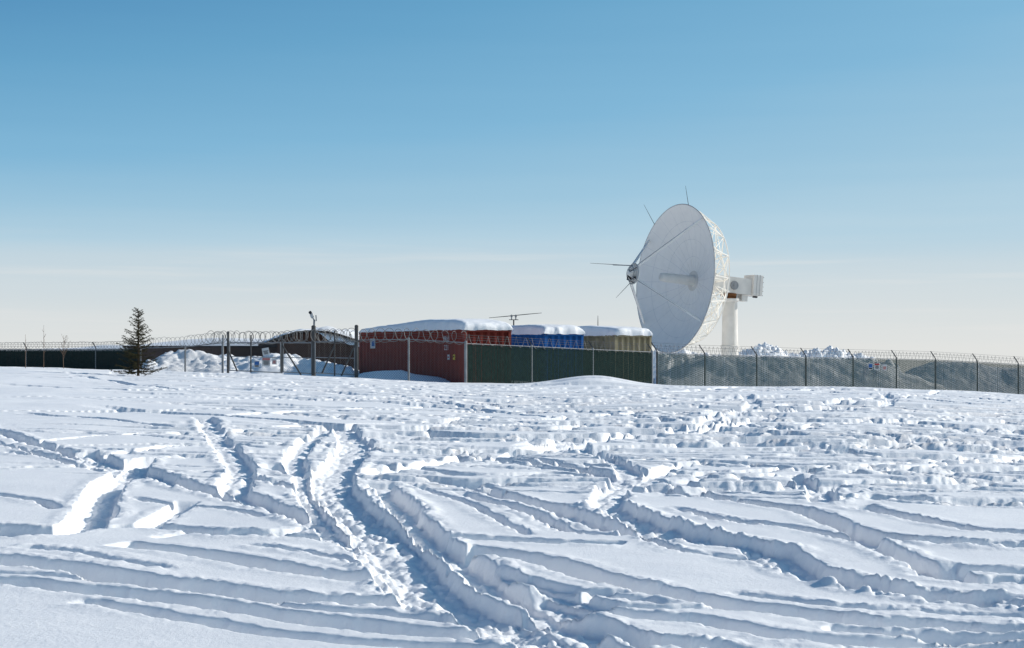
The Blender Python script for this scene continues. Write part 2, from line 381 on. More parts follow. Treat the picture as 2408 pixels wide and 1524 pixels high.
def roof_snow(K,zr,L,W,prof,label,seed):
    nu=190; nv=40; mb=MB(); ov=.05
    for i in range(nu+1):
        u=i/nu; U2=2*u-1
        for j in range(nv+1):
            v=j/nv; V2=2*v-1
            uu=U2*(1.5-.5*U2*U2); vv=math.sin(V2*math.pi/2)
            s=L/2+uu*(L/2+ov); w=W/2+vv*(W/2+ov)
            nn=float(vn(np.array([s*.35]),np.array([w*.6]),seed)[0]); n2=float(fbm(np.array([s*2.1]),np.array([w*2.3]),seed+1,4)[0])
            t=np.interp(s,[p[0] for p in prof],[p[1] for p in prof])
            e=max(0,(1-abs(uu)**26))**.34*max(0,(1-abs(vv)**12))**.36
            c=K+SD*(L/2+uu*(L/2+ov+.06*n2))+ED*(W/2+vv*(W/2+ov+.04*nn+.07*n2))
            mb.v.append((c.x,c.y,zr-.02+.05*n2*(1-e)+e*(t+.03*nn+.02*n2)))
    for i in range(nu):
        for j in range(nv):
            a=i*(nv+1)+j; mb.f.append((a,a+nv+1,a+nv+2,a+1)); mb.m.append(0)
    dz=UP*(zr-K.z+.002); ov=.0
    mb.face([K+SD*(-ov)+ED*(-ov)+dz,K+SD*(-ov)+ED*(W+ov)+dz,K+SD*(L+ov)+ED*(W+ov)+dz,K+SD*(L+ov)+ED*(-ov)+dz])
    o=mb.build('snow_slab',M['snow_roof'],smooth=True); tag(o,label,'snow')
def text_mesh(s,size):
    cu=bpy.data.curves.new('t','FONT'); cu.body=s; cu.size=size; cu.align_x='CENTER'; cu.align_y='CENTER'
    o=bpy.data.objects.new('t',cu); col.objects.link(o)
    dg=bpy.context.evaluated_depsgraph_get(); me=bpy.data.meshes.new_from_object(o.evaluated_get(dg))
    bpy.data.objects.remove(o); return me
def put_text(s,size,pos,right,m,parent,name='lettering'):
    me=text_mesh(s,size); right=Vector(right).normalized()
    mb=MB(); mb.v=[tuple(Vector(pos)+right*v.co.x+UP*v.co.y) for v in me.vertices]; mb.f=[tuple(p.vertices) for p in me.polygons]; mb.m=[0]*len(mb.f)
    return mb.build(name,m,parent)
r,K,zr,zb=container(1092,64.7,775,12.19,M['red'],'dull red shipping container, nearest and longest of the three, with snow on its roof')
roof_snow(K,zr,12.19,2.44,[(0,.42),(1.5,.53),(4,.57),(8,.38),(12,.20)],'thick wind-shaped snow slab on the roof of the red container',5)
def on_side(px,py,off=.012):       # point on the red container's visible side
    u=(px-CX)/F
    s=(u*K.y-K.x)/(SD.x-u*SD.y); p=K+SD*s; p=p-ED*off; p.z=CH+(HZ-py)/F*p.y; return p
W1=-SD
for s,px,py in (('PRU',1050,798),('221',1050,818)):
    p=on_side(px,py,.01); put_text(s,.34,p,W1,M['signwhite'],r,'container_number')
def plate(px,py,w,h,bands=()):
    p=on_side(px,py,.01); mb=MB(); mb.box(p,SD*w/2,ED*.006,UP*h/2)
    for (zc,zh,xc,xw) in bands: mb.box(p-ED*.009+UP*zc*h-SD*xc*w,SD*xw*w/2,ED*.002,UP*zh*h/2,1)
    return mb
plate(877,808,.62,.50,[(.0,.55,.1,.6)]).build('blue_white_placard',[M['signwhite'],M['signblue']],r)
plate(1055,840,.20,.24,[(.0,.3,0,.6)]).build('white_notice',[M['signwhite'],M['signred']],r)
plate(1068,840,.20,.24,[(.1,.3,0,.6)]).build('yellow_notice',[M['signyel'],M['ink']],r)
r2,K2,zr2,_=container(1281,76,785,12.19,M['blue'],'bright blue shipping container between the red one and the tan one')
roof_snow(K2,zr2,12.19,2.44,[(0,.46),(2,.56),(6,.50),(12,.42)],'bulging snow slab on the roof of the blue container',15)
r3,K3,zr3,_=container(1446,78,788,6.06,M['tan'],'tan shipping container, rightmost of the three, beside the big dish')
roof_snow(K3,zr3,6.06,2.44,[(0,.44),(3,.56),(6,.50)],'bulging snow slab on the roof of the tan container',25)

# ---------------------------------------------------------------- brown buildings
def gable():
    d=86.; d2=98.
    r=root('brown_building',Vector((X(733,d),d,T1(X(733,d),d))),'low dark brown building with snow on its sloping roof behind the chain link gate','building')
    zt=lambda py:CH+(HZ-py)/F*d
    xl,xr=X(652,d),X(900,d); zb=zt(885)
    prof=[(612,810),(640,801),(670,790),(700,781),(728,777),(770,778),(800,785),(840,798),(905,814)]
    pxs=[X(p[0],d) for p in prof]; pzs=[zt(p[1]) for p in prof]
    top=lambda q: float(np.interp(q,pxs,pzs))-.14
    mb=MB(); n=40
    for i in range(n):
        a=xl+(xr-xl)*i/n; b=xl+(xr-xl)*(i+1)/n; o=.012*(i%2)
        mb.face([(a,d-o,zb),(b,d-o,zb),(b,d-o,top(b)),(a,d-o,top(a))])
    mb.face([(xl,d,zb),(xl,d2,zb),(xl,d2,top(xl)),(xl,d,top(xl))]); mb.face([(xr,d,zb),(xr,d2,zb),(xr,d2,top(xr)),(xr,d,top(xr))])
    mb.build('wall',M['brown'],r)
    mb=MB()
    for i in range(len(prof)-1):
        a,b,za,zb2=pxs[i],pxs[i+1],pzs[i],pzs[i+1]
        y0,y1=d-.7,d2+.3
        v=[(a,y0,za-.13),(b,y0,zb2-.13),(b,y0,zb2),(a,y0,za),(a,y1,za-.13),(b,y1,zb2-.13),(b,y1,zb2),(a,y1,za)]
        k=len(mb.v); mb.v+=v
        for q in ((0,1,2,3),(3,2,6,7),(0,4,5,1),(4,7,6,5)): mb.f.append(tuple(k+t for t in q)); mb.m.append(0)
    mb.build('roof',M['darkbrown'],r)
    mb=MB(); nx=130; ny=24; XL,XR=pxs[0]+.1,pxs[-1]-.1
    for i in range(nx+1):
        xx=XL+(XR-XL)*i/nx
        for j in range(ny+1):
            yy=d-.74+(d2-d+.9)*j/ny
            e=min(1,min(i,nx-i)/3,min(j+.6,ny-j)/1.2); nn=float(fbm(np.array([xx*.9]),np.array([yy*.5]),77,3)[0])
            rs=max(0,min(1,(xx-X(735,d))/1.2))
            mb.v.append((xx,yy,float(np.interp(xx,pxs,pzs))+.004+max(0,e)*max(.02,(.16+.25*nn))-(j==0)*(.06+rs*(.32+.6*max(0,.2+nn)))))
    for i in range(nx):
        for j in range(ny):
            a=i*(ny+1)+j; mb.f.append((a,a+ny+1,a+ny+2,a+1)); mb.m.append(0)
    mb.build('roof_snow',M['snow_roof'],r,smooth=True)
gable()
def lowhouse(d,d2,prof,wy,label,ylo=885,seed=3):
    r=root('low_building',Vector((X(prof[0][0],d),d,T1(X(prof[0][0],d),d))),label,'building')
    x0,x1=X(prof[0][0],d),X(prof[-1][0],d); zt=CH+(HZ-wy)/F*d; zb=CH+(HZ-ylo)/F*d
    mb=MB(); n=70
    for i in range(n):
        a=x0+(x1-x0)*i/n; b=x0+(x1-x0)*(i+1)/n; o=.015*(i%2); mb.face([(a,d-o,zb),(b,d-o,zb),(b,d-o,zt),(a,d-o,zt)])
    for xx in (x0,x1): mb.face([(xx,d,zb),(xx,d2,zb),(xx,d2,zt),(xx,d,zt)])
    mb.face([(x0,d2,zb),(x1,d2,zb),(x1,d2,zt),(x0,d2,zt)])
    mb.build('wall',M['brown'],r)
    mb=MB(); mb.box(((x0+x1)/2,(d+d2)/2,zt+.05),((x1-x0)/2+.25,0,0),(0,(d2-d)/2+.3,0),(0,0,.06)); mb.build('roof',M['darkbrown'],r)
    mb=MB(); nx=90; ny=14; xs=[X(p[0],d) for p in prof]; zs=[CH+(HZ-p[1])/F*d for p in prof]
    for i in range(nx+1):
        xx=x0-.2+(x1-x0+.4)*i/nx
        for j in range(ny+1):
            yy=d-.32+(d2-d+.5)*j/ny
            e=max(0,min(1,min(i,nx-i)/2,min(j,ny-j)/2.0))**.5
            nn=float(vn(np.array([xx*.5]),np.array([yy*.6]),seed)[0])
            mb.v.append((xx,yy,zt+.112+e*(max(.1,np.interp(xx,xs,zs)-zt-.1)+.06*nn)))
    for i in range(nx):
        for j in range(ny):
            a=i*(ny+1)+j; mb.f.append((a,a+ny+1,a+ny+2,a+1)); mb.m.append(0)
    mb.build('roof_snow',M['snow_roof'],r,smooth=True)
lowhouse(97,103,[(300,812),(360,807),(440,799),(500,796),(560,797),(660,800)],817,'long low dark brown building with snow covered roof left of the gate')
lowhouse(112,117,[(-160,824),(60,823),(150,819),(230,813),(380,811)],829,'distant low snow-roofed shed above the slatted fence, left of the spruce',seed=8)

# ---------------------------------------------------------------- fences
def ribbon(mb,a,b,w,mi=0):
    a=Vector(a);b=Vector(b); d=(b-a).normalized(); s=d.cross(Vector((0,1,0))).normalized()*w/2
    mb.face([a-s,b-s,b+s,a+s],mi)
def panel(A,B,zt,zt2,zb,zb2,kind,parent,slm=None,sw=.05,pitch=.085,wm=None):
    A=Vector(A);B=Vector(B); D=(B-A); L=D.length; D=D/L
    def at(s,f,off=0):
        k=s/L; lo=zb+(zb2-zb)*k; hi=zt+(zt2-zt)*k
        p=A+D*s; return Vector((p.x,p.y-off,lo+(hi-lo)*f))
    H=((zt-zb)+(zt2-zb2))/2
    mb=MB(); p=.115 if kind=='mesh' else .085*1.3; c=-H; ww=.0065 if kind=='mesh' else .009
    while c<L:
        s0,s1=max(0,c),min(L,c+H)
        if s1>s0:
            ribbon(mb,at(s0,(s0-c)/H,.012),at(s1,(s1-c)/H,.012),ww)
            ribbon(mb,at(s0,1-(s0-c)/H,.012),at(s1,1-(s1-c)/H,.012),ww)
        c+=p
    if kind=='mesh': return mb.build('chain_link_mesh',wm or M['wire'],parent)
    mm=mb.build('chain_link_mesh',wm or M['wire'],parent)
    mb=MB(); s=.04
    while s<L-.05:
        w=sw*random.uniform(.95,1.04); j=random.uniform(-.003,.003)
        mb.face([at(s+j,.0),at(s+w+j,.0),at(s+w+j,random.uniform(.975,.99)),at(s+j,random.uniform(.975,.99))]); s+=pitch
    mb.build('privacy_slats',slm,mm)
def coil(p0,p1,r,pitch,parent,z0,z1,seed=0,name='razor_wire_coil',th=.008,k=.72):
    rnd=random.Random(seed); A=Vector((p0[0],p0[1],z0)); B=Vector((p1[0],p1[1],z1)); D=(B-A); L=D.length; D/=L
    N=Vector((-D.y,D.x,0)); n=max(2,int(L/pitch)); pts=[]; rr=r; ph=rnd.uniform(0,6)
    for i in range(n):
        r2=r*rnd.uniform(.82,1.12); ko=k+rnd.uniform(-.2,.15)
        for q in range(16):
            t=(i+q/16)/n; a=2*math.pi*q/16; rr_=rr+(r2-rr)*q/16
            pts.append(A+D*(L*t)+(D*ko+N*.6)*math.cos(a+ph)*rr_+UP*(math.sin(a+ph)*rr_))
        rr=r2
    mb=MB(); mb.tube(pts,th,4); mb.build(name,M['razor'],parent)
def strands(posts,parent,dx,dz,n=3):
    for k in range(n):
        f=(k+1)/n; mb=MB()
        mb.tube([Vector((x_+dx*f,y_,z_+dz*f)) for x_,y_,z_ in posts],.006,4); mb.build('barbed_wire',M['wire'],parent)
def fence(posts,label,kind,slm=None,sw=.05,arm=(-.2,.38),coilr=None,skip_first=False,cz=.22,buried=.25,pm=None,wm=None,cth=.008,cp=None):
    W=[]
    for px,yt,d,rad in posts:
        x_=X(px,d); W.append((x_,d,CH+(HZ-yt)/F*d,T1(x_,d),rad))
    r=root('chain_link_fence',Vector((W[0][0],W[0][1],W[0][3])),label,'fence')
    for i,(x_,y_,zt,zb,rad) in enumerate(W):
        if not(skip_first and i==0):
            mb=MB(); mb.tube([(x_,y_+.05,zb-.4),(x_,y_+.05,zt+.04)],rad,8); mb.tube([(x_,y_+.05,zt+.04),(x_,y_+.05,zt+.09)],[rad*1.2,rad*.4],8)
            po=mb.build('fence_post',pm or M['galv'],r)
            if arm:
                mb=MB(); mb.box((x_+arm[0]/2,y_+.05,zt+.08+arm[1]/2),(arm[0]/2,0,arm[1]/2),(0,.02,0),(.022,0,.012)); mb.build('barb_arm',M['post_dark'],po)
    for (a,b) in zip(W[:-1],W[1:]):
        panel((a[0],a[1],0),(b[0],b[1],0),a[2],b[2],a[3]-buried,b[3]-buried,kind,r,slm,sw,wm=wm)
        mb=MB(); mb.tube([(a[0],a[1]+.03,a[2]),(b[0],b[1]+.03,b[2])],.022,6); mb.build('top_rail',M['galv'],r)
        if coilr:
            coil(a,b,coilr,cp or (.30 if coilr<.25 else .40),r,a[2]+cz,b[2]+cz,seed=int(a[0]*10)+5,th=cth)
    if arm: strands([(a[0],a[1]+.05,a[2]+.06) for a in W],r,arm[0],arm[1])
    return r,W
WG=M['wire_green']
fence([(-90,822,84,.04),(62,822,80,.04),(225,822,76,.045),(330,820,73,.04)],'slatted chain link fence at far left, running behind the small spruce tree','slat',M['green_dark'],.074,coilr=.2,arm=(-.18,.32),wm=WG)
fence([(330,819,73,.04),(435,816,70,.045),(523,806,66.5,.05)],'bare chain link fence bays between the slatted fence and the left gate post','mesh',coilr=.27,skip_first=True,arm=None,cz=.26,cth=.009)
fence([(838,800,63.6,.05),(961,798,62.8,.045),(1095,806,62,.065)],'bare chain link fence bays in front of the red container','mesh',coilr=.29,skip_first=True,arm=(.16,.30),cz=.2,cth=.013,cp=.42)
fence([(1095,808,62,.05),(1250,815,64.5,.05),(1394,822,67,.05),(1533,828,69.5,.06)],'dark green slatted fence in front of the blue and tan containers','slat',M['green_dark'],.079,skip_first=True,arm=(-.2,.32),wm=WG,coilr=.24,cz=.16,cth=.008,cp=.5)
right=[(1545,829,69.8,.045),(1657,834,72,.045),(1779,837,74.5,.045),(1895,840,77,.045),(2006,842,79.5,.045),(2108,844,82,.045),(2200,846,84,.045),(2298,851,86,.045),(2395,857,87.5,.045),(2500,862,89.5,.045)]
fence(right,'long grey green mesh fence topped with wire loops, running right from the dish','slat',M['green_grey'],.060,coilr=.19,arm=(-.28,.42),cz=.22,buried=.5,pm=M['post_dark'],wm=M['wire_grey'])

# gate
gd=lambda px: 66.4+(px-535)/(838-535)*(63.6-66.4)
gb=lambda px: T1(X(px,gd(px)),gd(px))
gr=root('chain_link_gate',Vector((X(690,65),65,gb(690))),'wide bare chain link double gate with diagonal braces and razor wire, left of red container','gate')
for px,yt,rad,mm in ((524,790,.04,M['galv']),(536,782,.06,M['post_dark']),(737,768,.10,M['post_dark']),(838,767,.085,M['post_dark'])):
    d=gd(px); x_=X(px,d); mb=MB(); zt=CH+(HZ-yt)/F*d
    mb.tube([(x_,d+.05,gb(px)-.4),(x_,d+.05,zt)],rad,10); mb.tube([(x_,d+.05,zt),(x_,d+.05,zt+.06)],[rad*1.15,rad*.5],10); mb.build('gate_post',mm,gr)
def gpt(px,py,o=0): d=gd(px)-o; return Vector((X(px,d),d,CH+(HZ-py)/F*d))
for (a,b,yt1,yt2) in ((540,660,806,806),(666,733,806,806),(741,834,804,803)):
    mb=MB()
    c=[gpt(a,yt1),gpt(b,yt2),gpt(b,873+(b-540)*.03),gpt(a,871+(a-540)*.03)]
    for i in range(4): mb.tube([c[i],c[(i+1)%4]],.028,6)
    mb.tube([(c[0]*.5+c[3]*.5),(c[1]*.5+c[2]*.5)],.02,6)
    lf=mb.build('gate_leaf_frame',M['galv'],gr)
    panel((c[0].x,c[0].y,0),(c[1].x,c[1].y,0),c[0].z,c[1].z,c[3].z,c[2].z,'mesh',lf)
for (a,b,q,w,mm) in ((538,826,558,873,'post_dark'),(664,812,708,882,'post_dark'),(787,812,757,878,'post_dark'),(834,812,803,884,'post_dark'),(590,788,590,876,'post_dark'),(663,792,663,878,'post_dark'),(787,778,787,884,'post_dark')):
    mb=MB(); mb.tube([gpt(a,b,.06),gpt(q,w,.06)],.036,6); mb.build('brace' if a!=q else 'upright',M[mm],gr)
for i,(a,b,ya,yb) in enumerate(((484,560,794,792),(560,640,795,794),(640,737,794,790),(737,838,790,788))):
    coil((X(a,gd(a)),gd(a)),(X(b,gd(b)),gd(b)),.30,.30,gr,gpt(a,ya).z,gpt(b,yb).z,seed=40+i,th=.013)
coil((X(690,65),65.3),(X(838,64),64),.28,.30,gr,gpt(690,792).z,gpt(838,792).z,seed=77,th=.012)
coil((X(500,67),66.9),(X(690,65),65.3),.28,.34,gr,gpt(500,796).z,gpt(690,793).z,seed=78,th=.012)

# ---------------------------------------------------------------- signs
def sign(px,py,w,h,label,style,d,right=(1,-.03,0),text=None,tilt=0,group=None):
    p=P(px,py,d); R=Vector(right).normalized(); ca,sa=math.cos(tilt),math.sin(tilt)
    Rx=R*ca+UP*sa; Uz=UP*ca-R*sa; N=Rx.cross(Uz)
    r=root('warning_sign',p,label,'sign',group)
    mb=MB(); mb.box(p,Rx*w/2,N*.006,Uz*h/2); mb.build('sign_plate',M['signwhite'],r)
    nb=N if N.y<0 else -N
    def bar(xc,zc,bw,bh,m,name): 
        mb=MB(); mb.box(p+nb*.0105+Rx*xc*w+Uz*zc*h,Rx*bw*w/2,nb*.003,Uz*bh*h/2); return mb.build(name,m,r)
    if style=='red': bar(0,.33,.92,.24,M['signred'],'header_band')
    if style=='blue': bar(0,.12,.8,.55,M['signblue'],'blue_panel')
    mb=MB()
    for i in range(4):
        ww=random.uniform(.5,.8); zc=.10-.13*i if style!='blue' else -.25-.06*i
        if style=='blue' and i>2: break
        mb.box(p+nb*.0105+Uz*zc*h,Rx*ww*w/2,nb*.003,Uz*.035*h)
    mb.build('text_lines',M['ink'] if style!='redtext' else M['signred'],r)
    if text: put_text(text,h*.2,p+nb*.016+Uz*.33*h,R,M['signwhite'],r)
    return r
sign(625,827,.32,.34,'tilted white notice at the top of the gate sign cluster','plain',gd(625)-.12,tilt=.18)
sign(604,856,.26,.30,'small blue and white notice at the left of the gate sign cluster','blue',gd(604)-.12)
sign(626,851,.38,.40,'larger white and red warning sign at the centre of the gate sign cluster','red',gd(626)-.12,text='WARNING')
sign(645,850,.22,.28,'small white notice at the right of the gate sign cluster','redtext',gd(645)-.12)
d=80.4
sign(2047,862,.26,.36,'blue and white notice, left of three signs on the right mesh fence','blue',d-.1)
sign(2062,862,.30,.38,'white and red sign, middle of three on the right mesh fence','red',d+.1,text=None)
sign(2080,864,.28,.34,'white notice, right of three signs on the right mesh fence','redtext',d+.6)

# ---------------------------------------------------------------- security camera on pole
d=71; b=Vector((X(737,d),d,T1(X(737,d),d)))
r=root('security_camera',b,'grey security camera on a tall pole above the gate','security camera')
mb=MB(); mb.tube([b-UP*.3,P(739,752,d)],.05,8); mb.build('pole',M['galv'],r)
mb=MB(); mb.tube([P(739,753,d),P(735,747,d)],.035,6); mb.tube([P(744,755,d),P(743,741,d)],.03,6); mb.build('mounting_arm',M['galv'],r)
c=P(734,741,d); mb=MB(); mb.tube([c+Vector((-.06,-.05,.10)),c+Vector((-.02,-.03,.06)),c+Vector((0,0,-.04)),c+Vector((.01,0,-.16))],[.05,.10,.10,.06],12); h_=mb.build('camera_housing',M['signwhite'],r)
mb=MB(); mb.tube([c+Vector((-.06,-.05,.10)),c+Vector((-.09,-.12,.14))],[.075,.08],12); mb.build('lens_hood',M['dark'],h_)

# ---------------------------------------------------------------- small antennas behind containers
d=84; b=Vector((X(1208,d),d,T1(X(1208,d),d)))
r=root('boom_antenna',b,'thin horizontal boom antenna on twin stubs behind the red and blue containers','antenna')
mb=MB(); mb.tube([b,P(1208,752,d)],.04,8); mb.build('mast',M['post_dark'],r)
mb=MB(); mb.tube([P(1150,747.5,d),P(1190,744,d),P(1240,739,d),P(1274,736,d)],[.014,.025,.025,.014],6); mb.build('boom',M['dark'],r)
for px in (1203,1213):
    mb=MB(); mb.tube([P(px,752,d),P(px,740,d)],.035,8); mb.tube([P(px,746,d),P(px,741,d)],.06,8); mb.build('stub',M['galv'],r)
mb=MB(); mb.box(P(1208,752,d),(.28,0,0),(0,.05,0),(0,0,.02)); mb.build('crossbar',M['post_dark'],r)
d=88; b=Vector((X(1406,d),d,T1(X(1406,d),d)))
mb=MB(); mb.tube([b,P(1406,758,d),P(1406,742,d)],[.03,.025,.012],6); o=mb.build('whip_antenna',M['dark']); tag(o,'thin vertical whip antenna behind the tan container','antenna')

# ---------------------------------------------------------------- dish
DC=P(1584,655,95); ax=Vector((-.908,-.412,.083)).normalized(); hh=UP.cross(ax).normalized()
if hh.x<0: hh=-hh
vv=hh.cross(ax).normalized()
if vv.z<0: vv=-vv
R=4.97; DEP=1.53
def L(a,h_,v_): return DC+ax*a+hh*h_+vv*v_
def surf(r_): return -DEP*(1-(r_/R)**2)
pb=DC-ax*4.45; pbase=Vector((pb.x,pb.y,T1(pb.x,pb.y)))
dr=root('satellite_dish',pbase,'huge white parabolic dish antenna on a cylindrical pedestal, tallest thing in view','satellite dish')
mb=MB(); rad=[(.45,1.62,0),(1.62,1.638,1),(1.638,2.75,0),(2.75,2.768,1),(2.768,3.9,0),(3.9,3.918,1),(3.918,R,0)]
for i in range(24):
    t0=2*math.pi*i/24
    for (ra,rb,mr) in rad:
        nsub=1 if mr else 4
        for k in range(nsub):
            r0=ra+(rb-ra)*k/nsub; r1=ra+(rb-ra)*(k+1)/nsub
            def pt(r_,t_,o=0): return L(surf(r_)+o,r_*math.cos(t_),r_*math.sin(t_))
            ns=4
            g0=.009/r0; g1=.009/r1
            for s in range(ns):
                a0=t0+g0+(2*math.pi/24-2*g0)*s/ns; a1=t0+g0+(2*math.pi/24-2*g0)*(s+1)/ns
                b0=t0+g1+(2*math.pi/24-2*g1)*s/ns; b1=t0+g1+(2*math.pi/24-2*g1)*(s+1)/ns
                mb.face([pt(r0,a0),pt(r1,b0),pt(r1,b1),pt(r0,a1)],mr)
            mb.face([pt(r0,t0-g0),pt(r1,t0-g1),pt(r1,t0+g1),pt(r0,t0+g0)],1)
mb.build('reflector',[M['white'],M['seam']],dr,smooth=False)
def ring(a,r_,th,name,m,n=72,parent=dr):
    mb=MB(); mb.tube([L(a,r_*math.cos(2*math.pi*i/n),r_*math.sin(2*math.pi*i/n)) for i in range(n+1)],th,6,cap=False); return mb.build(name,m,parent)
ring(-.02,R+.01,.035,'rim',M['grey'])
ring(-1.65,4.2,.05,'truss_ring',M['truss']); ring(-2.4,2.5,.05,'truss_ring',M['truss'])
mb=MB(); NRB=18
for i in range(NRB):
    t=2*math.pi*i/NRB; t2=2*math.pi*(i+1)/NRB; c,s=math.cos(t),math.sin(t); c2,s2=math.cos(t2),math.sin(t2)
    q=MB(); f=lambda r_,a:L(a,r_*c,r_*s)
    back=[f(.85,-2.75),f(2.5,-2.4),f(4.2,-1.65),f(R,-.10)]
    q.tube(back,.042,5); q.tube([f(.5,surf(.5)-.05),f(2,surf(2)-.05),f(3.4,surf(3.4)-.05),f(4.4,surf(4.4)-.05),f(R,-.05)],.028,5)
    for (ra,rb,ab) in ((1.6,.85,-2.75),(1.6,2.5,-2.4),(3.3,2.5,-2.4),(3.3,4.2,-1.65),(4.6,4.2,-1.65)):
        q.tube([f(ra,surf(ra)-.05),f(rb,ab)],.026,4)
    q.build('truss_rib',M['truss'],dr)
    if i%2==0:
        mb.tube([L(-1.65,4.2*c,4.2*s),L(-.1,4.93*c2,4.93*s2)],.028,4)
        mb.tube([L(-2.4,2.5*c,2.5*s),L(-1.65,4.2*c2,4.2*s2)],.024,4)
    else:
        mb.tube([L(-.1,4.93*c,4.93*s),L(-1.65,4.2*c2,4.2*s2)],.028,4)
        mb.tube([L(-1.65,4.2*c,4.2*s),L(-2.4,2.5*c2,2.5*s2)],.024,4)
mb.build('cross_bracing',M['truss'],dr)
mb=MB(); mb.tube([L(-2.9,0,0),L(-1.5,0,0)],[.95,.85],24); mb.build('hub_drum',M['cream'],dr)
mb=MB(); mb.tube([L(-1.56,0,0),L(-1.50,0,0)],[.47,.42],20); mb.tube([L(-1.52,0,0),L(-.6,0,0),L(.62,0,0),L(.98,0,0),L(1.06,0,0)],[.33,.32,.30,.27,.18],20); fc=mb.build('feed_cone',M['cone'],dr)
for a in (-1.0,-.2,.6): ring(a,.335-.03*(a+1)/1.6,.012,'cone_flange',M['cone'],24,fc)
SA=-DEP+4.50
mb=MB(); mb.tube([L(SA-.18,0,0),L(SA-.1,0,0),L(SA+.02,0,0),L(SA+.08,0,0)],[.12,.44,.66,.66],24); sr=mb.build('subreflector',M['cone'],dr)
ring(SA+.12,.69,.035,'subreflector_rim',M['grey'],32,sr)
mb=MB(); mb.tube([L(SA+.08,0,0),L(SA+.3,0,0),L(SA+.5,0,0)],[.28,.24,.12],14)
for k in range(6):
    t=k*math.pi/3+.3; mb.tube([L(SA+.1,.66*math.cos(t),.66*math.sin(t)),L(SA+.42,.3*math.cos(t),.3*math.sin(t))],.028,5)
mb.build('subreflector_mount',M['cone'],sr)
mb=MB(); mb.tube([L(SA+.12,-.5,.3),L(SA+.4,-.3,-.4),L(SA+.1,.2,-.62)],.03,5); mb.tube([L(SA+.12,.4,.4),L(SA+.45,.1,.1),L(SA+.1,-.4,-.4)],.03,5)
mb.box(L(SA+.2,-.35,-.25),ax*.10,hh*.10,vv*.12); mb.box(L(SA+.2,.3,-.3),ax*.08,hh*.08,vv*.1); mb.build('cable_loop',M['dark'],sr)
ring(SA+.34,.48,.022,'mount_ring',M['galv'],28,sr)
def rimpt(h_,v_,k=1.0): 
    r_=math.hypot(h_,v_)*R*k; s=k*R; return L(surf(min(r_,R))+.03,h_*s,v_*s)
for i,(h_,v_) in enumerate(((.60,.79),(.72,-.62),(-.80,.58),(-.78,-.60))):
    e=rimpt(h_,v_,.97 if i!=1 else .93); st=L(SA+.05,h_*.62,v_*.62)
    mb=MB(); mb.tube([st,e],.078,8); s_=mb.build('feed_strut',M['white'],dr)
    mb=MB(); off=ax*.13; mb.tube([st+off,e*.97+st*.03+off*.5],.018,5)
    for k in range(1,9):
        p=st.lerp(e,k/9); mb.tube([p,p+off],.014,4)
    mb.build('cable_run',M['galv'],s_)
def rod(p,q,th=.02,m='dark'): 
    mb=MB(); mb.tube([p,p.lerp(q,.5),q],[th,th*.8,th*.45],5); mb.build('lightning_rod',M[m],dr)
rt=L(0,0.25*R,.965*R); rod(rt,P(1612,437,rt.y)) ; rl=L(0,-.62*R,.78*R); rod(rl,P(1514,481,rl.y))
s1=L(SA+.1,-.2,.55); rod(s1,P(1388,619,s1.y),.022); 
mb=MB(); mb.tube([s1,P(1441,623,s1.y)],.035,6); mb.build('rod_holder',M['galv'],dr)
s2=L(SA+.2,-.2,-.62); rod(s2,P(1448,701,s2.y),.02)
def LB(a0,a1,hw,v0,v1,name,m,parent=dr):
    mb=MB(); mb.box(L((a0+a1)/2,0,(v0+v1)/2),ax*abs(a1-a0)/2,hh*hw,vv*(v1-v0)/2); return mb.build(name,m,parent)
LB(-5.95,-2.9,.42,-.55,.55,'head_beam',M['cream'])
cw=LB(-6.70,-5.96,.62,-.55,.85,'counterweight',M['cream'])
mb=MB()
for a in (-6.2,-6.45): mb.box(L(a,0,.15),ax*.012,hh*.632,vv*.712)
mb.build('counterweight_seam',M['galv'],cw)
LB(-5.75,-5.3,.3,-1.0,-.56,'gear_box',M['cream'])
LB(-6.68,-6.4,.1,-.66,-.555,'mount_bracket',M['dark'],cw)
for v_ in (.75,.4,.1,-.2,-.5):
    mb=MB(); mb.tube([L(-6.71,.4,v_),L(-6.9,.4,v_)],.02,5); mb.build('weight_bolt',M['dark'],cw)
mb=MB(); c0=L(-4.5,.43,-.02); mb.tube([c0,c0+hh*.10],.30,18); mb.tube([c0+hh*.1,c0+hh*.14],.12,12); mb.build('elevation_bearing',M['galv'],dr)
for hv in (-.55,.55):
    mb=MB(); mb.tube([L(-2.8,hv,-.2),L(-4.1,hv*.9,-.5)],.07,6); mb.tube([L(-2.4,hv*3,-2.2),L(-4.0,hv*.8,-.56)],.05,6); mb.tube([L(-2.4,hv*3,1.9),L(-3.9,hv*.8,.56)],.05,6); mb.build('back_brace',M['truss'],dr)
pz=pbase.z
zt=CH+(HZ-706)/F*pb.y
mb=MB(); mb.tube([(pb.x,pb.y,zt+.1),(pb.x,pb.y,zt+.48)],[.46,.40],24); mb.box((pb.x-.1,pb.y-.1,zt+.35),(.5,-.1,0),(.1,.4,0),(0,0,.09)); mb.build('azimuth_bearing',M['rust'],dr)
prof=[(pz-.3,.66),(pz+1.2,.64),(pz+1.25,.70),(pz+1.33,.70),(pz+1.38,.60),(pz+2.7,.58),(pz+2.75,.64),(pz+2.83,.64),(pz+2.9,.55),(zt-.15,.50),(zt-.05,.66),(zt+.1,.66)]
mb=MB(); mb.tube([(pb.x,pb.y,z_) for z_,_ in prof],[r_ for _,r_ in prof],40); o=mb.build('pedestal',M['cream'],dr)
mb=MB()
lx=pb.x+.66; ly=pb.y-.25
for o_ in (-.16,.16): mb.tube([(lx+.05,ly+o_,pz),(lx+.05,ly+o_,pz+2.3)],.012,5)
k=pz+.2
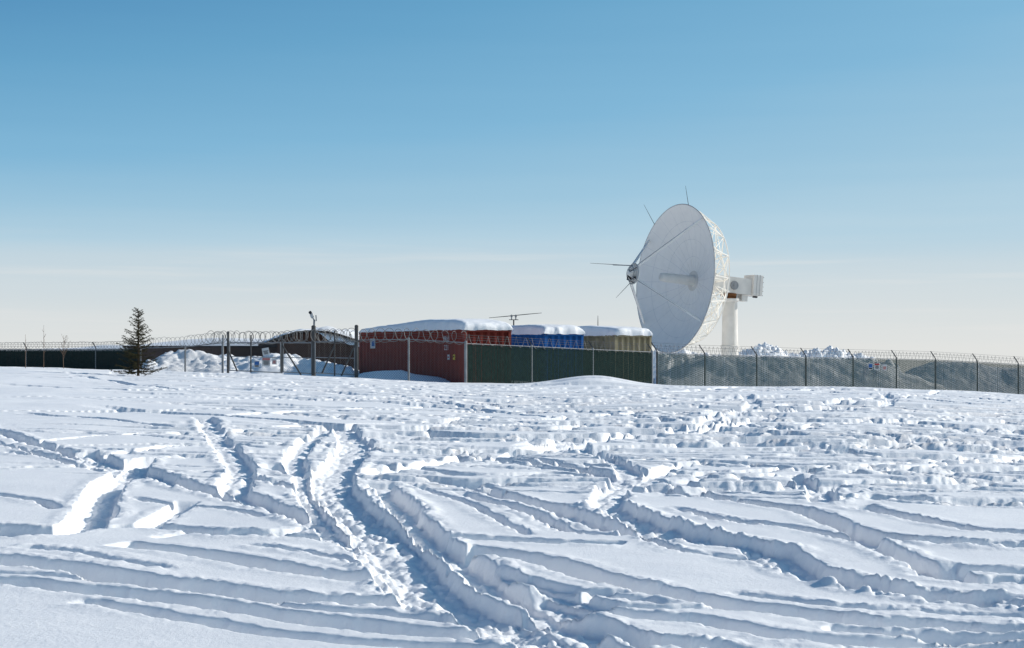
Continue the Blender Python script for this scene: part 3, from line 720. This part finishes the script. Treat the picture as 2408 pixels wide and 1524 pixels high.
while k<pz+2.3: mb.tube([(lx+.05,ly-.16,k),(lx+.05,ly+.16,k)],.01,4); mb.tube([(lx+.05,ly,k),(lx-.1,ly+.02,k)],.01,4); k+=.3
mb.build('ladder',M['galv'],dr)
mb=MB(); mb.tube([(pb.x+.2,pb.y-.64,pz),(pb.x+.2,pb.y-.62,zt-.3),L(-4.9,.35,-.6)],.03,6); mb.build('cable_conduit',M['cream'],dr)

# ---------------------------------------------------------------- spruce
def spruce():
    gx,gy=GP(325,882); gz=T1(gx,gy); b=Vector((gx,gy,gz)); H=157/F*gy
    r=root('spruce_tree',b,'small dark spruce tree standing alone in the snow in front of the fence','tree')
    rnd=random.Random(11)
    tr=MB(); tr.tube([b-UP*.2,b+UP*H*.4+Vector((.01,0,0)),b+UP*H*.8,b+UP*H],[.055,.04,.018,.006],8); tr.build('trunk',M['bark'],r)
    cr=MB(); br=MB()
    def needles(p,q,ln,n):
        D=(q-p); 
        for i in range(n):
            c=p.lerp(q,rnd.random()); d=D.normalized()*.6+Vector((rnd.gauss(0,1),rnd.gauss(0,1),rnd.gauss(0,.8))).normalized()
            d=d.normalized()*ln*rnd.uniform(.6,1.2); s=d.cross(Vector((rnd.gauss(0,1),rnd.gauss(0,1),rnd.gauss(0,1)))).normalized()*.0058
            cr.face([c-s,c+s,c+d])
    z=.05*H
    while z<H*.97:
        f=z/H; Lb=(1-f)**.85*.93*(1.0 if f>.12 else .95)+.06
        nb=rnd.randint(5,8) if f<.9 else 4
        a0=rnd.uniform(0,6.3)
        for k in range(nb):
            if rnd.random()<.13: continue
            a=a0+6.283*k/nb+rnd.gauss(0,.3); ln=Lb*rnd.choice((.5,.7,.85,1.0,1.22))
            dr_=Vector((math.cos(a),math.sin(a),0)); up=.12+.75*f+rnd.gauss(0,.09)
            p0=b+UP*(z+rnd.gauss(0,.03)); p1=p0+dr_*ln*.5+UP*(ln*.5*(up-.28)); p2=p0+dr_*ln+UP*(ln*(up*.85-.06))
            br.tube([p0,p1,p2],[.012,.008,.003],4)
            nsub=max(3,int(ln*15))
            for s in range(nsub):
                t=(s+.8)/nsub; t=min(t,1); pp=p0.lerp(p1,t*2) if t<.5 else p1.lerp(p2,t*2-1)
                sl=(.22*(1-t)*ln+.06)*rnd.uniform(.6,1.2)
                for sg in (-1,1):
                    if rnd.random()<.2: continue
                    side=Vector((-dr_.y,dr_.x,0))*sg
                    q=pp+(side*.8+dr_*.7).normalized()*sl+UP*rnd.gauss(-.015,.03)
                    br.tube([pp,q],.0035,3,cap=False); needles(pp,q,.036,int(14+sl*110))
            needles(p1,p2,.038,int(22+ln*60)); needles(p0.lerp(p1,.3),p1,.036,int(10+ln*50))
        z+=rnd.uniform(.095,.15)
    needles(b+UP*H*.8,b+UP*H,.045,70)
    br.build('branches',M['bark'],r); cr.build('crown',M['needle'],r)
spruce()
def sapling(px,base,top,seed,label,spread=.16,n=9):
    gx,gy=GP(px,base); gz=T1(gx,gy); b=Vector((gx,gy,gz)); H=(base-top)/F*gy; rnd=random.Random(seed); mb=MB()
    mb.tube([b-UP*.1,b+UP*H*.5+Vector((rnd.gauss(0,.03),0,0)),b+UP*H],[.012,.009,.004],5)
    for i in range(n):
        z=H*rnd.uniform(.3,.92); a=rnd.uniform(0,6.28); l=spread*(1.2-z/H)*2*rnd.uniform(.6,1.2); p=b+UP*z
        q=p+Vector((math.cos(a)*l*.6,math.sin(a)*l*.6,l*1.1)); mb.tube([p,p.lerp(q,.5)+Vector((math.cos(a)*.02,0,0)),q],[.006,.005,.003],4)
    o=mb.build('bare_sapling',M['twig']); tag(o,label,'sapling')
sapling(103,866,764,3,'tallest bare sapling at far left, well left of the spruce',.14,8)
sapling(60,866,786,4,'thin bare sapling, leftmost in the picture',.12,6)
sapling(150,867,788,5,'bushy bare sapling between tallest sapling and spruce',.3,16)

# ---------------------------------------------------------------- light, sky, camera
EL=math.radians(25); sv=Vector((.93*math.cos(EL),.367*math.cos(EL),math.sin(EL))).normalized()
ld=bpy.data.lights.new('sun','SUN'); ld.energy=4.7; ld.angle=math.radians(.55); ld.color=(1,.945,.865)
lo=bpy.data.objects.new('sun',ld); col.objects.link(lo); lo.rotation_euler=sv.to_track_quat('Z','Y').to_euler()
w=bpy.data.worlds.new('World'); scene.world=w; w.use_nodes=True; nt=w.node_tree; nt.nodes.clear(); N=nt.nodes.new; Lk=nt.links.new
out=N('ShaderNodeOutputWorld'); sky=N('ShaderNodeTexSky'); sky.sky_type='NISHITA'; sky.sun_disc=False
sky.sun_elevation=EL; sky.sun_rotation=math.atan2(sv.x,sv.y); sky.air_density=1; sky.dust_density=.6
b1=N('ShaderNodeBackground'); b1.inputs['Strength'].default_value=.08; Lk(sky.outputs[0],b1.inputs['Color'])
tc=N('ShaderNodeTexCoord'); sp=N('ShaderNodeSeparateXYZ'); Lk(tc.outputs['Generated'],sp.inputs[0])
def math_(op,a,b=None,clamp=False):
    m=N('ShaderNodeMath'); m.operation=op; m.use_clamp=clamp
    for i,v in enumerate((a,b)):
        if v is None: continue
        if isinstance(v,(int,float)): m.inputs[i].default_value=v
        else: Lk(v,m.inputs[i])
    return m.outputs[0]
ex=math_('MAXIMUM',math_('SUBTRACT',sp.outputs[2],.066),0.0)
sh=math_('MULTIPLY',math_('MULTIPLY',ex,sp.outputs[0]),-1.3)
mp=N('ShaderNodeMapping'); mp.inputs['Scale'].default_value=(2.2,2.2,42); Lk(tc.outputs['Generated'],mp.inputs['Vector'])
cn=N('ShaderNodeTexNoise'); cn.inputs['Scale'].default_value=1.6; cn.inputs['Detail'].default_value=5; Lk(mp.outputs[0],cn.inputs['Vector'])
wob=math_('MULTIPLY',math_('SUBTRACT',cn.outputs['Fac'],.5),.016)
zz=math_('ADD',math_('ADD',sp.outputs[2],sh),wob)
zz=math_('MAXIMUM',zz,0.0)
cr=N('ShaderNodeValToRGB'); Lk(zz,cr.inputs[0]); e=cr.color_ramp.elements
stops=[(0,(.775,.795,.79)),(.030,(.675,.74,.775)),(.056,(.58,.695,.77)),(.076,(.465,.65,.775)),(.105,(.345,.575,.745)),(.155,(.22,.48,.70)),(.235,(.135,.375,.605)),(.32,(.08,.275,.51)),(.5,(.05,.16,.36)),(1,(.03,.09,.22))]
e[0].position=0; e[0].color=(*stops[0][1],1); e[1].position=1; e[1].color=(*stops[-1][1],1)
for p_,c_ in stops[1:-1]:
    el=e.new(p_); el.color=(*c_,1)
# thin cloud streaks low over the horizon
mp2=N('ShaderNodeMapping'); mp2.inputs['Scale'].default_value=(3.0,3.0,70); mp2.inputs['Rotation'].default_value=(0,.03,0); Lk(tc.outputs['Generated'],mp2.inputs['Vector'])
c2=N('ShaderNodeTexNoise'); c2.inputs['Scale'].default_value=1.3; c2.inputs['Detail'].default_value=6; c2.inputs['Roughness'].default_value=.55; Lk(mp2.outputs[0],c2.inputs['Vector'])
st=N('ShaderNodeMapRange'); st.interpolation_type='SMOOTHSTEP'; st.inputs['From Min'].default_value=.50; st.inputs['From Max'].default_value=.72; Lk(c2.outputs['Fac'],st.inputs['Value'])
wn=N('ShaderNodeMapRange'); wn.interpolation_type='SMOOTHSTEP'; wn.inputs['From Min'].default_value=.085; wn.inputs['From Max'].default_value=.055; Lk(sp.outputs[2],wn.inputs['Value'])
cf=math_('MULTIPLY',math_('MULTIPLY',st.outputs[0],wn.outputs[0]),.32)
mc=N('ShaderNodeMix'); mc.data_type='RGBA'; Lk(cf,mc.inputs['Factor']); Lk(cr.outputs[0],mc.inputs[6]); mc.inputs[7].default_value=(.82,.82,.815,1)
b2=N('ShaderNodeBackground'); Lk(mc.outputs[2],b2.inputs['Color']); b2.inputs['Strength'].default_value=1
mx=N('ShaderNodeMixShader'); mx.inputs[0].default_value=.93; Lk(b1.outputs[0],mx.inputs[1]); Lk(b2.outputs[0],mx.inputs[2]); Lk(mx.outputs[0],out.inputs[0])
cd=bpy.data.cameras.new('camera'); cam=bpy.data.objects.new('camera',cd); col.objects.link(cam)
cd.sensor_width=36; cd.lens=50; cd.clip_end=8000; cd.shift_y=53/2408
cam.location=(0,0,CH); cam.rotation_euler=(math.radians(90),0,0); scene.camera=cam
scene.view_settings.view_transform='Standard'; scene.view_settings.look='None'; scene.view_settings.exposure=0
